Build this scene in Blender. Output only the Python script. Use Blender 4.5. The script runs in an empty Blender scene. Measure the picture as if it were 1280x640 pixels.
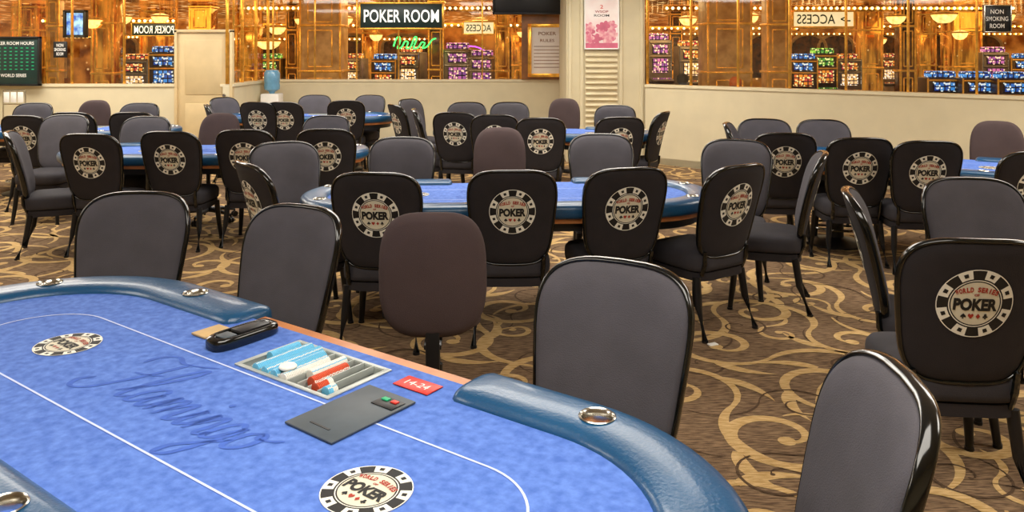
import bpy, bmesh, math, random
from mathutils import Vector, Matrix
random.seed(11)
SC=bpy.context.scene
COL=SC.collection
CAMH=1.65
def PX(px,d): return (px-640)*d/1000.0
def PZ(py,d): return CAMH-(py-65)*d/1000.0

# ------------------------------------------------------------------ materials
def lin(h):
    h=h.lstrip('#'); r=[int(h[i:i+2],16)/255 for i in (0,2,4)]
    return tuple([(c/12.92 if c<=.04045 else ((c+.055)/1.055)**2.4) for c in r])+(1,)
def mat(name,col,rough=.5,metal=0,var=0,vs=15,bump=0,bs=200,emit=0,coat=0,col2=None,spec=.5,detail=4,r0=.36,r1=.66):
    m=bpy.data.materials.new(name); m.use_nodes=True
    nt=m.node_tree; N=nt.nodes; L=nt.links
    b=N['Principled BSDF']
    c=lin(col)
    b.inputs['Base Color'].default_value=c
    b.inputs['Roughness'].default_value=rough
    b.inputs['Metallic'].default_value=metal
    b.inputs['Specular IOR Level'].default_value=spec
    b.inputs['Coat Weight'].default_value=coat
    b.inputs['Coat Roughness'].default_value=.1
    tc=N.new('ShaderNodeTexCoord')
    if var or col2:
        n=N.new('ShaderNodeTexNoise'); n.inputs['Scale'].default_value=vs; n.inputs['Detail'].default_value=detail
        L.new(tc.outputs['Object'],n.inputs['Vector'])
        r=N.new('ShaderNodeValToRGB')
        r.color_ramp.elements[0].position=r0; r.color_ramp.elements[1].position=r1
        if col2: a=c; d=lin(col2)
        else:
            a=tuple(max(0,x*(1-var)) for x in c[:3])+(1,); d=tuple(min(1,x*(1+var)) for x in c[:3])+(1,)
        r.color_ramp.elements[0].color=a; r.color_ramp.elements[1].color=d
        L.new(n.outputs['Fac'],r.inputs['Fac']); L.new(r.outputs['Color'],b.inputs['Base Color'])
        if emit: L.new(r.outputs['Color'],b.inputs['Emission Color'])
    if emit:
        b.inputs['Emission Strength'].default_value=emit
        if not(var or col2): b.inputs['Emission Color'].default_value=c
    if bump:
        n2=N.new('ShaderNodeTexNoise'); n2.inputs['Scale'].default_value=bs; n2.inputs['Detail'].default_value=3
        L.new(tc.outputs['Object'],n2.inputs['Vector'])
        bp=N.new('ShaderNodeBump'); bp.inputs['Strength'].default_value=bump; bp.inputs['Distance'].default_value=.01
        L.new(n2.outputs['Fac'],bp.inputs['Height']); L.new(bp.outputs['Normal'],b.inputs['Normal'])
    return m
M={}
M['gray']=mat('charcoal_fabric','#49464c',.85,var=.08,vs=9,bump=.2,bs=300)
M['seat']=mat('seat_fabric','#302d32',.85,var=.15,vs=9,bump=.2,bs=300)
M['backf']=mat('black_brown_fabric','#201b1e',.85,var=.12,vs=12,bump=.2,bs=300)
M['gloss']=mat('gloss_black_frame','#070a09',.15,var=.1,coat=.5)
M['leg']=mat('black_metal_leg','#1c1c1f',.3,metal=.3,var=.1)
M['maroon']=mat('maroon_fabric','#493a3a',.9,var=.06,vs=8,bump=.2,bs=300)
M['blackpl']=mat('black_plastic','#161618',.4,var=.1)
M['eb']=mat('emblem_black','#111112',.6,var=.05)
M['ew']=mat('emblem_white','#eae7da',.6,var=.04)
M['ec']=mat('emblem_cream','#d6cfb9',.6,var=.05)
M['er']=mat('emblem_red','#a02c1c',.6,var=.05)
M['felt']=mat('blue_felt','#3e63b8',.8,vs=42,bump=.1,bs=500,col2='#6085d6',detail=14,r0=.3,r1=.74)
M['feltdark']=mat('blue_print','#3a5fba',.8,var=.1,vs=30)
M['line']=mat('white_print','#c3d0f2',.8,var=.04)
M['rail']=mat('blue_leather','#0d4a73',.33,var=.08,vs=4,bump=.15,bs=110,coat=.25)
M['wood']=mat('orange_wood','#c27a42',.35,var=.2,vs=8,coat=.3)
M['steel']=mat('brushed_steel','#c9c6bd',.22,metal=1,var=.06)
M['tray']=mat('tray_metal','#b9bfbb',.4,metal=.3,var=.08)
M['traydark']=mat('tray_groove','#565d5b',.5,metal=.2,var=.08)
M['cblue']=mat('chip_light_blue','#6cc0e6',.5,var=.1,vs=60)
M['cwhite']=mat('chip_white','#e8e6de',.5,var=.06,vs=60)
M['cred']=mat('chip_red','#c84c2a',.5,var=.12,vs=60)
M['lid']=mat('gray_plate','#475057',.5,var=.08)
M['green']=mat('green_button','#1f9a68',.4,var=.05,emit=.3)
M['red']=mat('red_card','#d22f22',.4,var=.05)
M['tan']=mat('tan_card','#c9a873',.6,var=.08)
M['wall']=mat('cream_wall','#d8ccab',.85,var=.04,vs=3,bump=.08,bs=120)
M['trim']=mat('cream_trim','#dfd2b0',.55,var=.04,vs=5)
M['door']=mat('tan_door','#d2ba8c',.55,var=.06,vs=4)
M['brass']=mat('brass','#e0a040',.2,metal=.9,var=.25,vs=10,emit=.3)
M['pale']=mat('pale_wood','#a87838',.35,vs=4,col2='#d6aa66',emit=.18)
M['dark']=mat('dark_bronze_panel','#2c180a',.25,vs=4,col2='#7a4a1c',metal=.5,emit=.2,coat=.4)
M['shade']=mat('amber_glass_shade','#ffc878',.4,var=.35,vs=12,emit=2.2)
M['bulb']=mat('warm_bulb','#ffe2a4',.5,var=.05,emit=5)
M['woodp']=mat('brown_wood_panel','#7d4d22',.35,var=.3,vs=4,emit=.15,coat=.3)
M['signbg']=mat('dark_green_sign','#1d3430',.35,var=.08)
M['white']=mat('white_paint','#f2f0ea',.5,var=.03)
M['whitee']=mat('white_lit_letters','#fbfaf2',.5,var=.02,emit=.9)
M['pales']=mat('pale_lit_sign','#f0e6bc',.5,var=.04,emit=.9)
M['ceil']=mat('ceiling_tile','#e6e0d2',.9,var=.04,vs=2)
M['scrp']=mat('picture_blue','#1d4fc0',.3,vs=12,emit=1.0,col2='#a8e0ff',detail=6)
M['neong']=mat('neon_green','#3dff6a',.3,var=.05,emit=3)
M['reflp']=mat('purple_reflection_glow','#b04dff',.3,var=.05,emit=2)
M['cab']=mat('slot_cabinet','#3c2714',.3,var=.3,vs=6,coat=.4)
M['cab2']=mat('slot_cabinet_silver','#8a8074',.3,metal=.5,var=.2,vs=6)
M['jug']=mat('blue_jug','#6fa3c4',.1,var=.08)
M['paper']=mat('poster_paper','#ece3dc',.6,var=.05,vs=5)
M['pink']=mat('poster_pink','#d8788f',.6,vs=14,col2='#f0c8c6')
M['ppink']=mat('poster_background','#f6efea',.6,vs=3,col2='#f0d8d6')
M['pband']=mat('poster_band','#c9657f',.6,var=.1,vs=8)
M['hair']=mat('dark_hair','#2a1d16',.8,var=.2,vs=40)
M['orange']=mat('orange_cap','#d36b25',.7,var=.1)
M['shirt']=mat('blue_shirt','#3d4a66',.8,var=.1)

def scrmat(name,c1,c2,c3,es=.9):
    m=bpy.data.materials.new(name); m.use_nodes=True
    nt=m.node_tree; N=nt.nodes; L=nt.links; b=N['Principled BSDF']; b.inputs['Roughness'].default_value=.25
    tc=N.new('ShaderNodeTexCoord'); mp=N.new('ShaderNodeMapping'); mp.inputs['Rotation'].default_value=(math.pi/2,0,0)
    L.new(tc.outputs['Object'],mp.inputs['Vector'])
    br=N.new('ShaderNodeTexBrick'); br.offset=0; br.inputs['Scale'].default_value=5
    br.inputs['Brick Width'].default_value=.5; br.inputs['Row Height'].default_value=.42; br.inputs['Mortar Size'].default_value=.06
    br.inputs['Color1'].default_value=lin(c1); br.inputs['Color2'].default_value=lin(c2); br.inputs['Mortar'].default_value=lin('#15101c')
    L.new(mp.outputs['Vector'],br.inputs['Vector'])
    v=N.new('ShaderNodeTexVoronoi'); v.inputs['Scale'].default_value=17; L.new(tc.outputs['Object'],v.inputs['Vector'])
    r=N.new('ShaderNodeValToRGB'); r.color_ramp.elements[0].position=.25; r.color_ramp.elements[1].position=.4
    r.color_ramp.elements[0].color=(1,1,1,1); r.color_ramp.elements[1].color=(0,0,0,1)
    L.new(v.outputs['Distance'],r.inputs['Fac'])
    mx=N.new('ShaderNodeMix'); mx.data_type='RGBA'; L.new(r.outputs['Color'],mx.inputs[0]); L.new(br.outputs['Color'],mx.inputs[6]); mx.inputs[7].default_value=lin(c3)
    L.new(mx.outputs[2],b.inputs['Base Color']); L.new(mx.outputs[2],b.inputs['Emission Color']); b.inputs['Emission Strength'].default_value=es
    return m
M['scr']=scrmat('screen_blue','#1a3f9c','#3f8be0','#d8f0ff',1.1)
M['scr2']=scrmat('screen_multicolor','#a82c3c','#d98a2c','#fff0a8',1.1)
M['scr3']=scrmat('screen_purple','#6a3a90','#b86ab0','#ffe0c8',1.0)
M['scrg']=scrmat('screen_green','#1c7a3c','#74b83a','#f2ffb0',1.1)
M['scrw']=scrmat('screen_white','#d8b070','#e8c8a0','#ffffff',1.2)

def carpet(name,c1,c2,p0=.38,p1=.64):
    m=bpy.data.materials.new(name); m.use_nodes=True
    nt=m.node_tree; N=nt.nodes; L=nt.links; b=N['Principled BSDF']
    b.inputs['Roughness'].default_value=.95; b.inputs['Specular IOR Level'].default_value=.15
    tc=N.new('ShaderNodeTexCoord'); mp=N.new('ShaderNodeMapping'); mp.inputs['Scale'].default_value=(16,110,1)
    mp.inputs['Rotation'].default_value=(0,0,.12)
    n=N.new('ShaderNodeTexNoise'); n.inputs['Scale'].default_value=1; n.inputs['Detail'].default_value=3
    L.new(tc.outputs['Object'],mp.inputs['Vector']); L.new(mp.outputs['Vector'],n.inputs['Vector'])
    r=N.new('ShaderNodeValToRGB'); r.color_ramp.elements[0].position=p0; r.color_ramp.elements[1].position=p1
    r.color_ramp.elements[0].color=lin(c1); r.color_ramp.elements[1].color=lin(c2)
    L.new(n.outputs['Fac'],r.inputs['Fac']); L.new(r.outputs['Color'],b.inputs['Base Color'])
    n2=N.new('ShaderNodeTexNoise'); n2.inputs['Scale'].default_value=220; L.new(tc.outputs['Object'],n2.inputs['Vector'])
    bp=N.new('ShaderNodeBump'); bp.inputs['Strength'].default_value=.4; bp.inputs['Distance'].default_value=.01
    L.new(n2.outputs['Fac'],bp.inputs['Height']); L.new(bp.outputs['Normal'],b.inputs['Normal'])
    return m
M['carpet']=carpet('brown_carpet','#5c4837','#94795c')
M['scroll']=carpet('gold_carpet_scroll','#b8945c','#dab984')
M['scroll2']=carpet('dark_carpet_scroll','#4a382a','#65503b')
def lampmat(name,scale,base,dot,r0,r1,es,lo,hi,metal=.85,sc=(1,1,1),ns=1.6,p0=.38,p1=.64):
    m=bpy.data.materials.new(name); m.use_nodes=True
    nt=m.node_tree; N=nt.nodes; L=nt.links; b=N['Principled BSDF']
    b.inputs['Base Color'].default_value=lin(base); b.inputs['Metallic'].default_value=metal; b.inputs['Roughness'].default_value=.1
    tc=N.new('ShaderNodeTexCoord'); mp=N.new('ShaderNodeMapping'); mp.inputs['Scale'].default_value=sc
    L.new(tc.outputs['Object'],mp.inputs['Vector'])
    v=N.new('ShaderNodeTexVoronoi'); v.inputs['Scale'].default_value=scale; v.inputs['Randomness'].default_value=.8
    L.new(tc.outputs['Object'],v.inputs['Vector'])
    r=N.new('ShaderNodeValToRGB'); r.color_ramp.elements[0].position=r0; r.color_ramp.elements[1].position=r1
    r.color_ramp.elements[0].color=lin(dot); r.color_ramp.elements[1].color=(0,0,0,1)
    L.new(v.outputs['Distance'],r.inputs['Fac'])
    n=N.new('ShaderNodeTexNoise'); n.inputs['Scale'].default_value=ns; n.inputs['Detail'].default_value=8; L.new(mp.outputs['Vector'],n.inputs['Vector'])
    r2=N.new('ShaderNodeValToRGB'); r2.color_ramp.elements[0].position=p0; r2.color_ramp.elements[1].position=p1
    r2.color_ramp.elements[0].color=lin(lo); r2.color_ramp.elements[1].color=lin(hi)
    L.new(n.outputs['Fac'],r2.inputs['Fac'])
    ad=N.new('ShaderNodeMix'); ad.data_type='RGBA'; ad.blend_type='ADD'; ad.inputs[0].default_value=1
    L.new(r2.outputs['Color'],ad.inputs[6]); L.new(r.outputs['Color'],ad.inputs[7])
    L.new(ad.outputs[2],b.inputs['Emission Color']); b.inputs['Emission Strength'].default_value=es
    return m
M['lampceil']=lampmat('gold_ceiling_with_bulbs',2.2,'#b9772e','#ffe0a0',.13,.26,1.2,'#241104','#a0622a')
M['cwall']=lampmat('gold_wall_painted_reflections',2.8,'#b5772f','#ffdc98',.08,.2,.85,'#241204','#b0702c',.7)  # reflected bulbs and amber sheen are put into the emission color
M['gold']=lampmat('gold_panel_painted_reflections',6,'#d08f3a','#ffe0a0',.07,.16,.6,'#1c0c03','#dc9636',.9,(1,1,.22),6,.42,.62)  # bright streaks and bulb glints of a mirror, painted as emission
def glassmat():
    m=bpy.data.materials.new('window_glass'); m.use_nodes=True
    nt=m.node_tree; N=nt.nodes; L=nt.links
    for n in list(N):
        if n.type!='OUTPUT_MATERIAL': N.remove(n)
    o=[n for n in N if n.type=='OUTPUT_MATERIAL'][0]
    t=N.new('ShaderNodeBsdfTransparent'); g=N.new('ShaderNodeBsdfGlossy'); g.inputs['Roughness'].default_value=.03
    t.inputs[0].default_value=(1,.93,.8,1)
    mx=N.new('ShaderNodeMixShader'); mx.inputs[0].default_value=.07
    L.new(t.outputs[0],mx.inputs[1]); L.new(g.outputs[0],mx.inputs[2]); L.new(mx.outputs[0],o.inputs['Surface'])
    return m
M['glass']=glassmat()

# ------------------------------------------------------------------ mesh builder
class MB:
    def __init__(s): s.bm=bmesh.new()
    def rings(s,rs,mi=0,closed=True,cap0=False,cap1=False):
        V=[[s.bm.verts.new(p) for p in r] for r in rs]
        n=len(V[0])
        for a,b in zip(V[:-1],V[1:]):
            for i in range(n if closed else n-1):
                j=(i+1)%n
                f=s.bm.faces.new((a[i],a[j],b[j],b[i])); f.material_index=mi
        if cap0: f=s.bm.faces.new(V[0][::-1]); f.material_index=mi
        if cap1: f=s.bm.faces.new(V[-1]); f.material_index=mi
    def box(s,c,sz,bev=0,mi=0,rot=None,seg=2):
        t=bmesh.new(); bmesh.ops.create_cube(t,size=1)
        for v in t.verts: v.co=Vector((v.co.x*sz[0],v.co.y*sz[1],v.co.z*sz[2]))
        if bev: bmesh.ops.bevel(t,geom=t.edges[:],offset=bev,segments=seg,affect='EDGES',profile=.5)
        mt=Matrix.Translation(c)
        if rot is not None: mt=mt@rot.to_4x4()
        t.verts.index_update()
        mp={v.index:s.bm.verts.new(mt@v.co) for v in t.verts}
        for f in t.faces:
            g=s.bm.faces.new([mp[v.index] for v in f.verts]); g.material_index=mi
        t.free()
    def tube(s,pts,rad,seg=10,mi=0,cap=True,closed=False):
        pts=[Vector(p) for p in pts]
        if not isinstance(rad,(list,tuple)): rad=[rad]*len(pts)
        rs=[]
        ref=Vector((0,0,1))
        n=len(pts)
        for i,p in enumerate(pts):
            if closed: t=(pts[(i+1)%n]-pts[i-1]).normalized()
            else: t=(pts[min(i+1,n-1)]-pts[max(i-1,0)]).normalized()
            r=ref if abs(t.dot(ref))<.95 else Vector((0,1,0))
            a=t.cross(r).normalized(); b=a.cross(t).normalized()
            rs.append([p+(a*math.cos(k*2*math.pi/seg)+b*math.sin(k*2*math.pi/seg))*rad[i] for k in range(seg)])
        if closed: rs.append(rs[0])
        s.rings(rs,mi,cap0=cap and not closed,cap1=cap and not closed)
        if closed: bmesh.ops.remove_doubles(s.bm,verts=s.bm.verts[:],dist=1e-6)
    def lathe(s,prof,c=(0,0,0),seg=20,mi=0,cap0=True,cap1=True):
        rs=[[Vector((c[0]+r*math.cos(k*2*math.pi/seg),c[1]+r*math.sin(k*2*math.pi/seg),c[2]+z)) for k in range(seg)] for r,z in prof]
        s.rings(rs,mi,cap0=cap0,cap1=cap1)
    def poly(s,pts,mi=0):
        f=s.bm.faces.new([s.bm.verts.new(p) for p in pts]); f.material_index=mi
    def prism(s,pts,z0,z1,mi=0):
        s.rings([[Vector((p[0],p[1],z0)) for p in pts],[Vector((p[0],p[1],z1)) for p in pts]],mi,cap0=True,cap1=True)
    def mesh(s,name,mats,smooth=40,recalc=True):
        if recalc: bmesh.ops.recalc_face_normals(s.bm,faces=s.bm.faces[:])
        me=bpy.data.meshes.new(name); s.bm.to_mesh(me); s.bm.free()
        for m in mats: me.materials.append(M[m] if isinstance(m,str) else m)
        if smooth:
            for p in me.polygons: p.use_smooth=True
            me.set_sharp_from_angle(angle=math.radians(smooth))
        return me
    def obj(s,name,mats,parent=None,smooth=40,recalc=True,loc=None,rz=0,**props):
        o=bpy.data.objects.new(name,s.mesh(name,mats,smooth,recalc)); COL.objects.link(o)
        if parent: o.parent=parent
        if loc: o.location=loc
        o.rotation_euler[2]=rz
        for k,v in props.items(): o[k]=v
        return o
def empty(name,loc=(0,0,0),rz=0,**props):
    o=bpy.data.objects.new(name,None); COL.objects.link(o); o.empty_display_size=.1
    o.location=loc; o.rotation_euler[2]=rz
    for k,v in props.items(): o[k]=v
    return o
def dup(root):
    r=root.copy(); COL.objects.link(r)
    for c in root.children:
        k=dup(c); k.parent=r; k.matrix_parent_inverse=c.matrix_parent_inverse.copy()
    return r
def boolcut(ob,cutmb,smooth=50):
    cut=cutmb.obj('cutter',['rail'])
    md=ob.modifiers.new('b','BOOLEAN'); md.object=cut; md.operation='DIFFERENCE'; md.solver='EXACT'
    dg=bpy.context.evaluated_depsgraph_get(); dg.update()
    me=bpy.data.meshes.new_from_object(ob.evaluated_get(dg)); ob.modifiers.clear(); ob.data=me
    me.set_sharp_from_angle(angle=math.radians(smooth))
    bpy.data.objects.remove(cut)
# ---- text
_tc={}
def text2d(st,offset=0.0,shear=0.0):
    key=(st,offset,shear)
    if key in _tc: return _tc[key]
    cu=bpy.data.curves.new('t','FONT'); cu.body=st; cu.size=1; cu.align_x='CENTER'; cu.align_y='CENTER'; cu.offset=offset; cu.shear=shear; cu.resolution_u=3
    ob=bpy.data.objects.new('t',cu); COL.objects.link(ob)
    dg=bpy.context.evaluated_depsgraph_get(); dg.update()
    me=bpy.data.meshes.new_from_object(ob.evaluated_get(dg))
    vs=[v.co.copy() for v in me.vertices]; fs=[tuple(p.vertices) for p in me.polygons]
    xs=[v.x for v in vs]; ys=[v.y for v in vs]
    cx=(min(xs)+max(xs))/2; cy=(min(ys)+max(ys))/2
    vs=[(v.x-cx,v.y-cy) for v in vs]
    w=max(xs)-min(xs); h=max(ys)-min(ys)
    bpy.data.objects.remove(ob); bpy.data.meshes.remove(me); bpy.data.curves.remove(cu)
    _tc[key]=(vs,fs,w,h); return _tc[key]
def add_text(mb,st,w,h,mp,mi=0,offset=0,shear=0,cx=0,cy=0,rot=0,lay=0,flip=False):
    vs,fs,tw,th=text2d(st,offset,shear)
    sx=w/tw if w else h/th; sy=h/th if h else sx
    if flip: sx=-sx
    c,s=math.cos(rot),math.sin(rot)
    V=[]
    for x,y in vs:
        x*=sx; y*=sy
        V.append(mb.bm.verts.new(mp(cx+x*c-y*s,cy+x*s+y*c,lay)))
    for f in fs:
        try:
            g=mb.bm.faces.new([V[i] for i in f]); g.material_index=mi
        except ValueError: pass

def annulus(mb,r0,r1,a0,a1,mp,mi,lay,cx=0,cy=0,nr=1,step=math.radians(7)):
    n=max(1,int(math.ceil((a1-a0)/step)))
    rs=[]
    for k in range(nr+1):
        r=r0+(r1-r0)*k/nr
        rs.append([mp(cx+r*math.cos(a0+(a1-a0)*i/n),cy+r*math.sin(a0+(a1-a0)*i/n),lay) for i in range(n+1)])
    mb.rings(rs,mi,closed=False)
def emblem(mb,R,mp):
    e=.0009
    T=2*math.pi
    annulus(mb,.001,R,0,T,mp,0,0,nr=5)
    annulus(mb,R*.975,R,0,T,mp,1,e)
    for i in range(8):
        a=T*i/8+T/16
        annulus(mb,R*.73,R*.975,a-.2,a+.2,mp,1,e)
        annulus(mb,R*.80,R*.91,a-.065,a+.065,mp,0,2*e)
    annulus(mb,R*.665,R*.69,0,T,mp,1,e)
    annulus(mb,.001,R*.63,0,T,mp,2,e,nr=4)
    st='WORLD SERIES'
    for i,ch in enumerate(st):
        if ch==' ': continue
        a=math.radians(90)+(5.5-i)*math.radians(3.9)
        r=R*1.4
        add_text(mb,ch,R*(.035 if ch=='I' else .084),R*.15,mp,3,.05,0,r*math.cos(a),r*math.sin(a)-R*.985,a-math.pi/2,3*e)
    add_text(mb,'OF',R*.13,R*.075,mp,3,.04,0,0,R*.255,0,3*e)
    add_text(mb,'POKER',R*1.14,R*.37,mp,0,.055,0,0,-R*.03,0,3*e)
    for i,k in enumerate('SHDC'):
        cx=(i-1.5)*R*.19; cy=-R*.37; q=R*.08; mi=3 if k in 'HD' else 0
        if k=='D': pts=[(0,-1),(.75,0),(0,1),(-.75,0)]
        elif k=='H': pts=[(0,-1),(.9,.1),(.85,.7),(.45,.95),(0,.55),(-.45,.95),(-.85,.7),(-.9,.1)]
        elif k=='S': pts=[(-.3,-1),(.3,-1),(.12,-.4),(.85,-.5),(.9,0),(0,1),(-.9,0),(-.85,-.5),(-.12,-.4)]
        else: pts=[(-.3,-1),(.3,-1),(.12,-.35),(.6,-.6),(.95,-.2),(.5,.15),(.4,.8),(0,1),(-.4,.8),(-.5,.15),(-.95,-.2),(-.6,-.6),(-.12,-.35)]
        mb.poly([mp(cx+x*q,cy+y*q,3*e) for x,y in pts],mi)
EM=['eb','ew','ec','er']

# ------------------------------------------------------------------ casino chair
ZB0,ZB1=.455,1.0
def ysurf(x,z):
    t=(z-ZB0)/(ZB1-ZB0)
    return -.195-.11*t-.035*t*t+.055*(x/.27)**2
def outline(k,n=4.6,N=60):
    zc=(ZB0+ZB1)/2; hh=(ZB1-ZB0)/2; o=[]
    for i in range(N):
        a=2*math.pi*i/N
        c,s=math.cos(a),math.sin(a)
        nn=3.7 if s>0 else 4.6
        z=math.copysign(abs(s)**(2/nn),s)
        hw=.236+.03*z
        x=math.copysign(abs(c)**(2/nn),c)*hw
        o.append((x*k,zc+z*hh*k))
    return o
def ring_at(k,off):
    return [Vector((x,ysurf(x,z)+off,z)) for x,z in outline(k)]
def super_ring(hx,hy,z,n=5,N=36,cy=0):
    return [Vector((math.copysign(abs(math.cos(a))**(2/n),math.cos(a))*hx,cy+math.copysign(abs(math.sin(a))**(2/n),math.sin(a))*hy,z)) for a in [2*math.pi*i/N for i in range(N)]]
def build_chair():
    e=empty('casino_chair')
    b=MB()
    b.rings([ring_at(k,o) for k,o in [(.985,.004),(.983,.012),(.965,.022),(.9,.032),(.75,.040),(.55,.044),(.35,.046),(.15,.046),(.03,.046)]],cap1=True)
    b.obj('backrest_pad',['gray'],e,60)
    b=MB()
    b.rings([ring_at(k,o) for k,o in [(.98,-.004),(.975,-.012),(.95,-.016),(.8,-.018),(.6,-.018),(.4,-.018),(.2,-.018),(.03,-.018)]],cap1=True)
    b.obj('back_panel',['backf'],e,60)
    b=MB()
    out=outline(1.0); n=len(out); rs=[]
    for i in range(n):
        x,z=out[i]; x0,z0=out[i-1]; x1,z1=out[(i+1)%n]
        tx,tz=x1-x0,z1-z0; l=math.hypot(tx,tz); nx,nz=tz/l,-tx/l
        r=[]
        for k in range(12):
            a=2*math.pi*k/12
            ca=math.cos(a); sa=math.sin(a)
            px,pz=x+nx*.009*ca,z+nz*.009*ca
            r.append(Vector((px,ysurf(x,z)-.001+.019*sa,pz)))
        rs.append(r)
    rs.append(rs[0]); b.rings(rs)
    bmesh.ops.remove_doubles(b.bm,verts=b.bm.verts[:],dist=1e-6)
    b.obj('backrest_frame',['gloss'],e,80)
    b=MB()
    cy=.03
    b.rings([super_ring(.225*k,.235*k,z,cy=cy) for k,z in [(.9,.375),(.985,.385),(1,.41),(1,.44),(.985,.462),(.93,.48),(.8,.49),(.55,.497),(.3,.5),(.05,.5)]],cap0=True,cap1=True)
    b.obj('seat',['seat'],e,60)
    b=MB()
    b.rings([super_ring(.213,.222,z,cy=cy) for z in (.325,.372)],cap0=True,cap1=True)
    b.obj('seat_base',['backf'],e,50)
    for sx in (-1,1):
        b=MB(); b.tube([(sx*.17,-.17,.36),(sx*.175,-.2,.43),(sx*.18,-.205,.5)],[.014,.014,.012],8)
        b.obj('back_support',['gloss'],e)
        b=MB(); b.tube([(sx*.19,.21,.345),(sx*.2,.225,.18),(sx*.215,.245,.012)],[.024,.021,.016],10); b.lathe([(.019,0),(.019,.014)],(sx*.215,.246,0),10)
        b.obj('leg',['leg'],e)
        b=MB(); b.tube([(sx*.19,-.15,.345),(sx*.2,-.175,.18),(sx*.215,-.235,.012)],[.024,.021,.016],10); b.lathe([(.019,0),(.019,.014)],(sx*.215,-.237,0),10)
        b.obj('leg',['leg'],e)
    b=MB(); zc=.768
    emblem(b,.129,lambda x,y,l:Vector((x,ysurf(x,zc+y)-.0205-l,zc+y)))
    b.obj('chip_emblem',EM,e,0,recalc=False,label='round black and white poker chip emblem with lettering')
    return e
def build_dealer():
    e=empty('dealer_chair')
    def yb(x,z): return -.23-.07*(z-.52)/.5+.04*(x/.21)**2
    def rg(k,off):
        o=[]
        for i in range(52):
            a=2*math.pi*i/52; n=3.5
            zz=math.copysign(abs(math.sin(a))**(2/n),math.sin(a)); xx=math.copysign(abs(math.cos(a))**(2/n),math.cos(a))
            x=xx*(.214-.006*zz-.014*zz*zz)*k; z=.775+zz*.255*k
            o.append(Vector((x,yb(x,z)+off,z)))
        return o
    b=MB()
    b.rings([rg(k,o) for k,o in [(.05,-.036),(.3,-.036),(.6,-.035),(.85,-.031),(.95,-.024),(.99,-.012),(1,0),(.99,.013),(.95,.027),(.87,.036),(.7,.042),(.4,.046),(.05,.046)]],cap0=True,cap1=True)
    b.obj('backrest',['maroon'],e,80)
    b=MB()
    b.rings([super_ring(.195*k,.2*k,z,n=3.6,cy=.06) for k,z in [(.9,.50),(1,.515),(1,.54),(.96,.56),(.8,.575),(.4,.582),(.05,.582)]],cap0=True,cap1=True)
    b.obj('seat',['maroon'],e,60)
    b=MB()
    b.box((0,-.1,.485),(.07,.3,.02),.005)
    b.box((0,-.25,.50),(.055,.022,.26),.005)
    b.obj('back_bracket',['blackpl'],e)
    b=MB(); b.box((0,.04,.487),(.2,.2,.026),.006); b.lathe([(.03,.09),(.03,.32),(.02,.325),(.02,.48)],(0,.02,0),16)
    b.obj('gas_lift',['blackpl'],e)
    b=MB()
    for i in range(5):
        a=i*2*math.pi/5+.3; c,s=math.cos(a),math.sin(a)
        b.tube([(0,.02,.11),(.15*c,.02+.15*s,.1),(.28*c,.02+.28*s,.075)],[.028,.02,.014],8)
    b.obj('star_base',['blackpl'],e)
    for i in range(5):
        a=i*2*math.pi/5+.3; c,s=math.cos(a),math.sin(a)
        b=MB(); x,y=.28*c,.02+.28*s
        b.tube([(x-.022*s,y+.022*c,.027),(x-.01*s,y+.01*c,.027)],.027,14); b.tube([(x+.01*s,y-.01*c,.027),(x+.022*s,y-.022*c,.027)],.027,14)
        b.tube([(x,y,.03),(x,y,.08)],.008,8)
        b.obj('caster',['blackpl'],e)
    return e

L_LOGO='black casino chair with poker chip emblem %s'
L_PLAIN='charcoal padded casino chair %s'
L_DEAL='grayish maroon fabric swivel dealer chair %s'
near='beside large blue table'
mid='around oval blue table'
right='by the low cream wall'
lt='at long blue table'
ft='at table below brass windows'
chairs=[
 (178,241,180,'p',near),(382,258,152,'p',near),(778,327,150,'p',near),(1136,472,84,'p',near),
 (1228,301,-6,'l','alone on patterned carpet'),
 (466,217,-4,'l',mid),(641,214,2,'l',mid),(789,211,14,'l',mid),(931,207,34,'l',mid),
 (303,204,-52,'l',mid),(352,178,-150,'p',mid),(505,172,178,'p',mid),(750,168,178,'p',mid),(922,175,158,'p',mid),(1032,191,72,'l',mid),
 (1056,238,-112,'p','turned sideways on patterned carpet'),(1207,223,175,'p',right),(1304,190,0,'l',right),
 (983,167,-8,'l',right),(1079,173,-4,'l',right),(1164,177,-6,'l',right),(955,149,165,'p',right),(1026,150,175,'p',right),(906,154,-110,'p',right),
 (106,168,-3,'l',lt),(208,165,-2,'l',lt),(303,163,0,'l',lt),(406,162,6,'l',lt),(8,165,-66,'l',lt),
 (86,144,180,'p',lt),(187,146,178,'p',lt),(412,145,170,'p',lt),
 (25,145,-3,'l',ft),(86,141,0,'l',ft),(163,141,5,'l',ft),(46,129,180,'p',ft),(178,129,180,'p',ft),
 (353,128,-5,'l',ft),(319,128,-10,'l',ft),(432,126,6,'l',ft),(395,119,180,'p',ft),(465,119,165,'p',ft),(276,122,-120,'p',ft),(256,131,-70,'l',ft),
 (567,141,-10,'l',ft),(618,144,0,'l',ft),(676,148,0,'l',ft),(777,147,6,'l',ft),(833,140,62,'l',ft),(584,128,180,'p',ft),(637,128,180,'p',ft),(770,132,165,'p',ft),
 (508,124,-120,'p',ft),(516,137,-85,'l',ft),(490,131,-60,'l',ft),
]
proto=build_chair(); first=True
for px,yt,yaw,t,wh in chairs:
    o=proto if first else dup(proto)
    d=650/(yt-65); a=math.radians(yaw)
    o.location=(PX(px,d)-math.sin(a)*.34,d+math.cos(a)*.34,0); o.rotation_euler[2]=a
    o['label']=(L_LOGO if t=='l' else L_PLAIN)%wh; o['category']='chair'; o['group']='casino chairs around the poker tables'
    first=False
proto=build_dealer(); first=True
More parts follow.
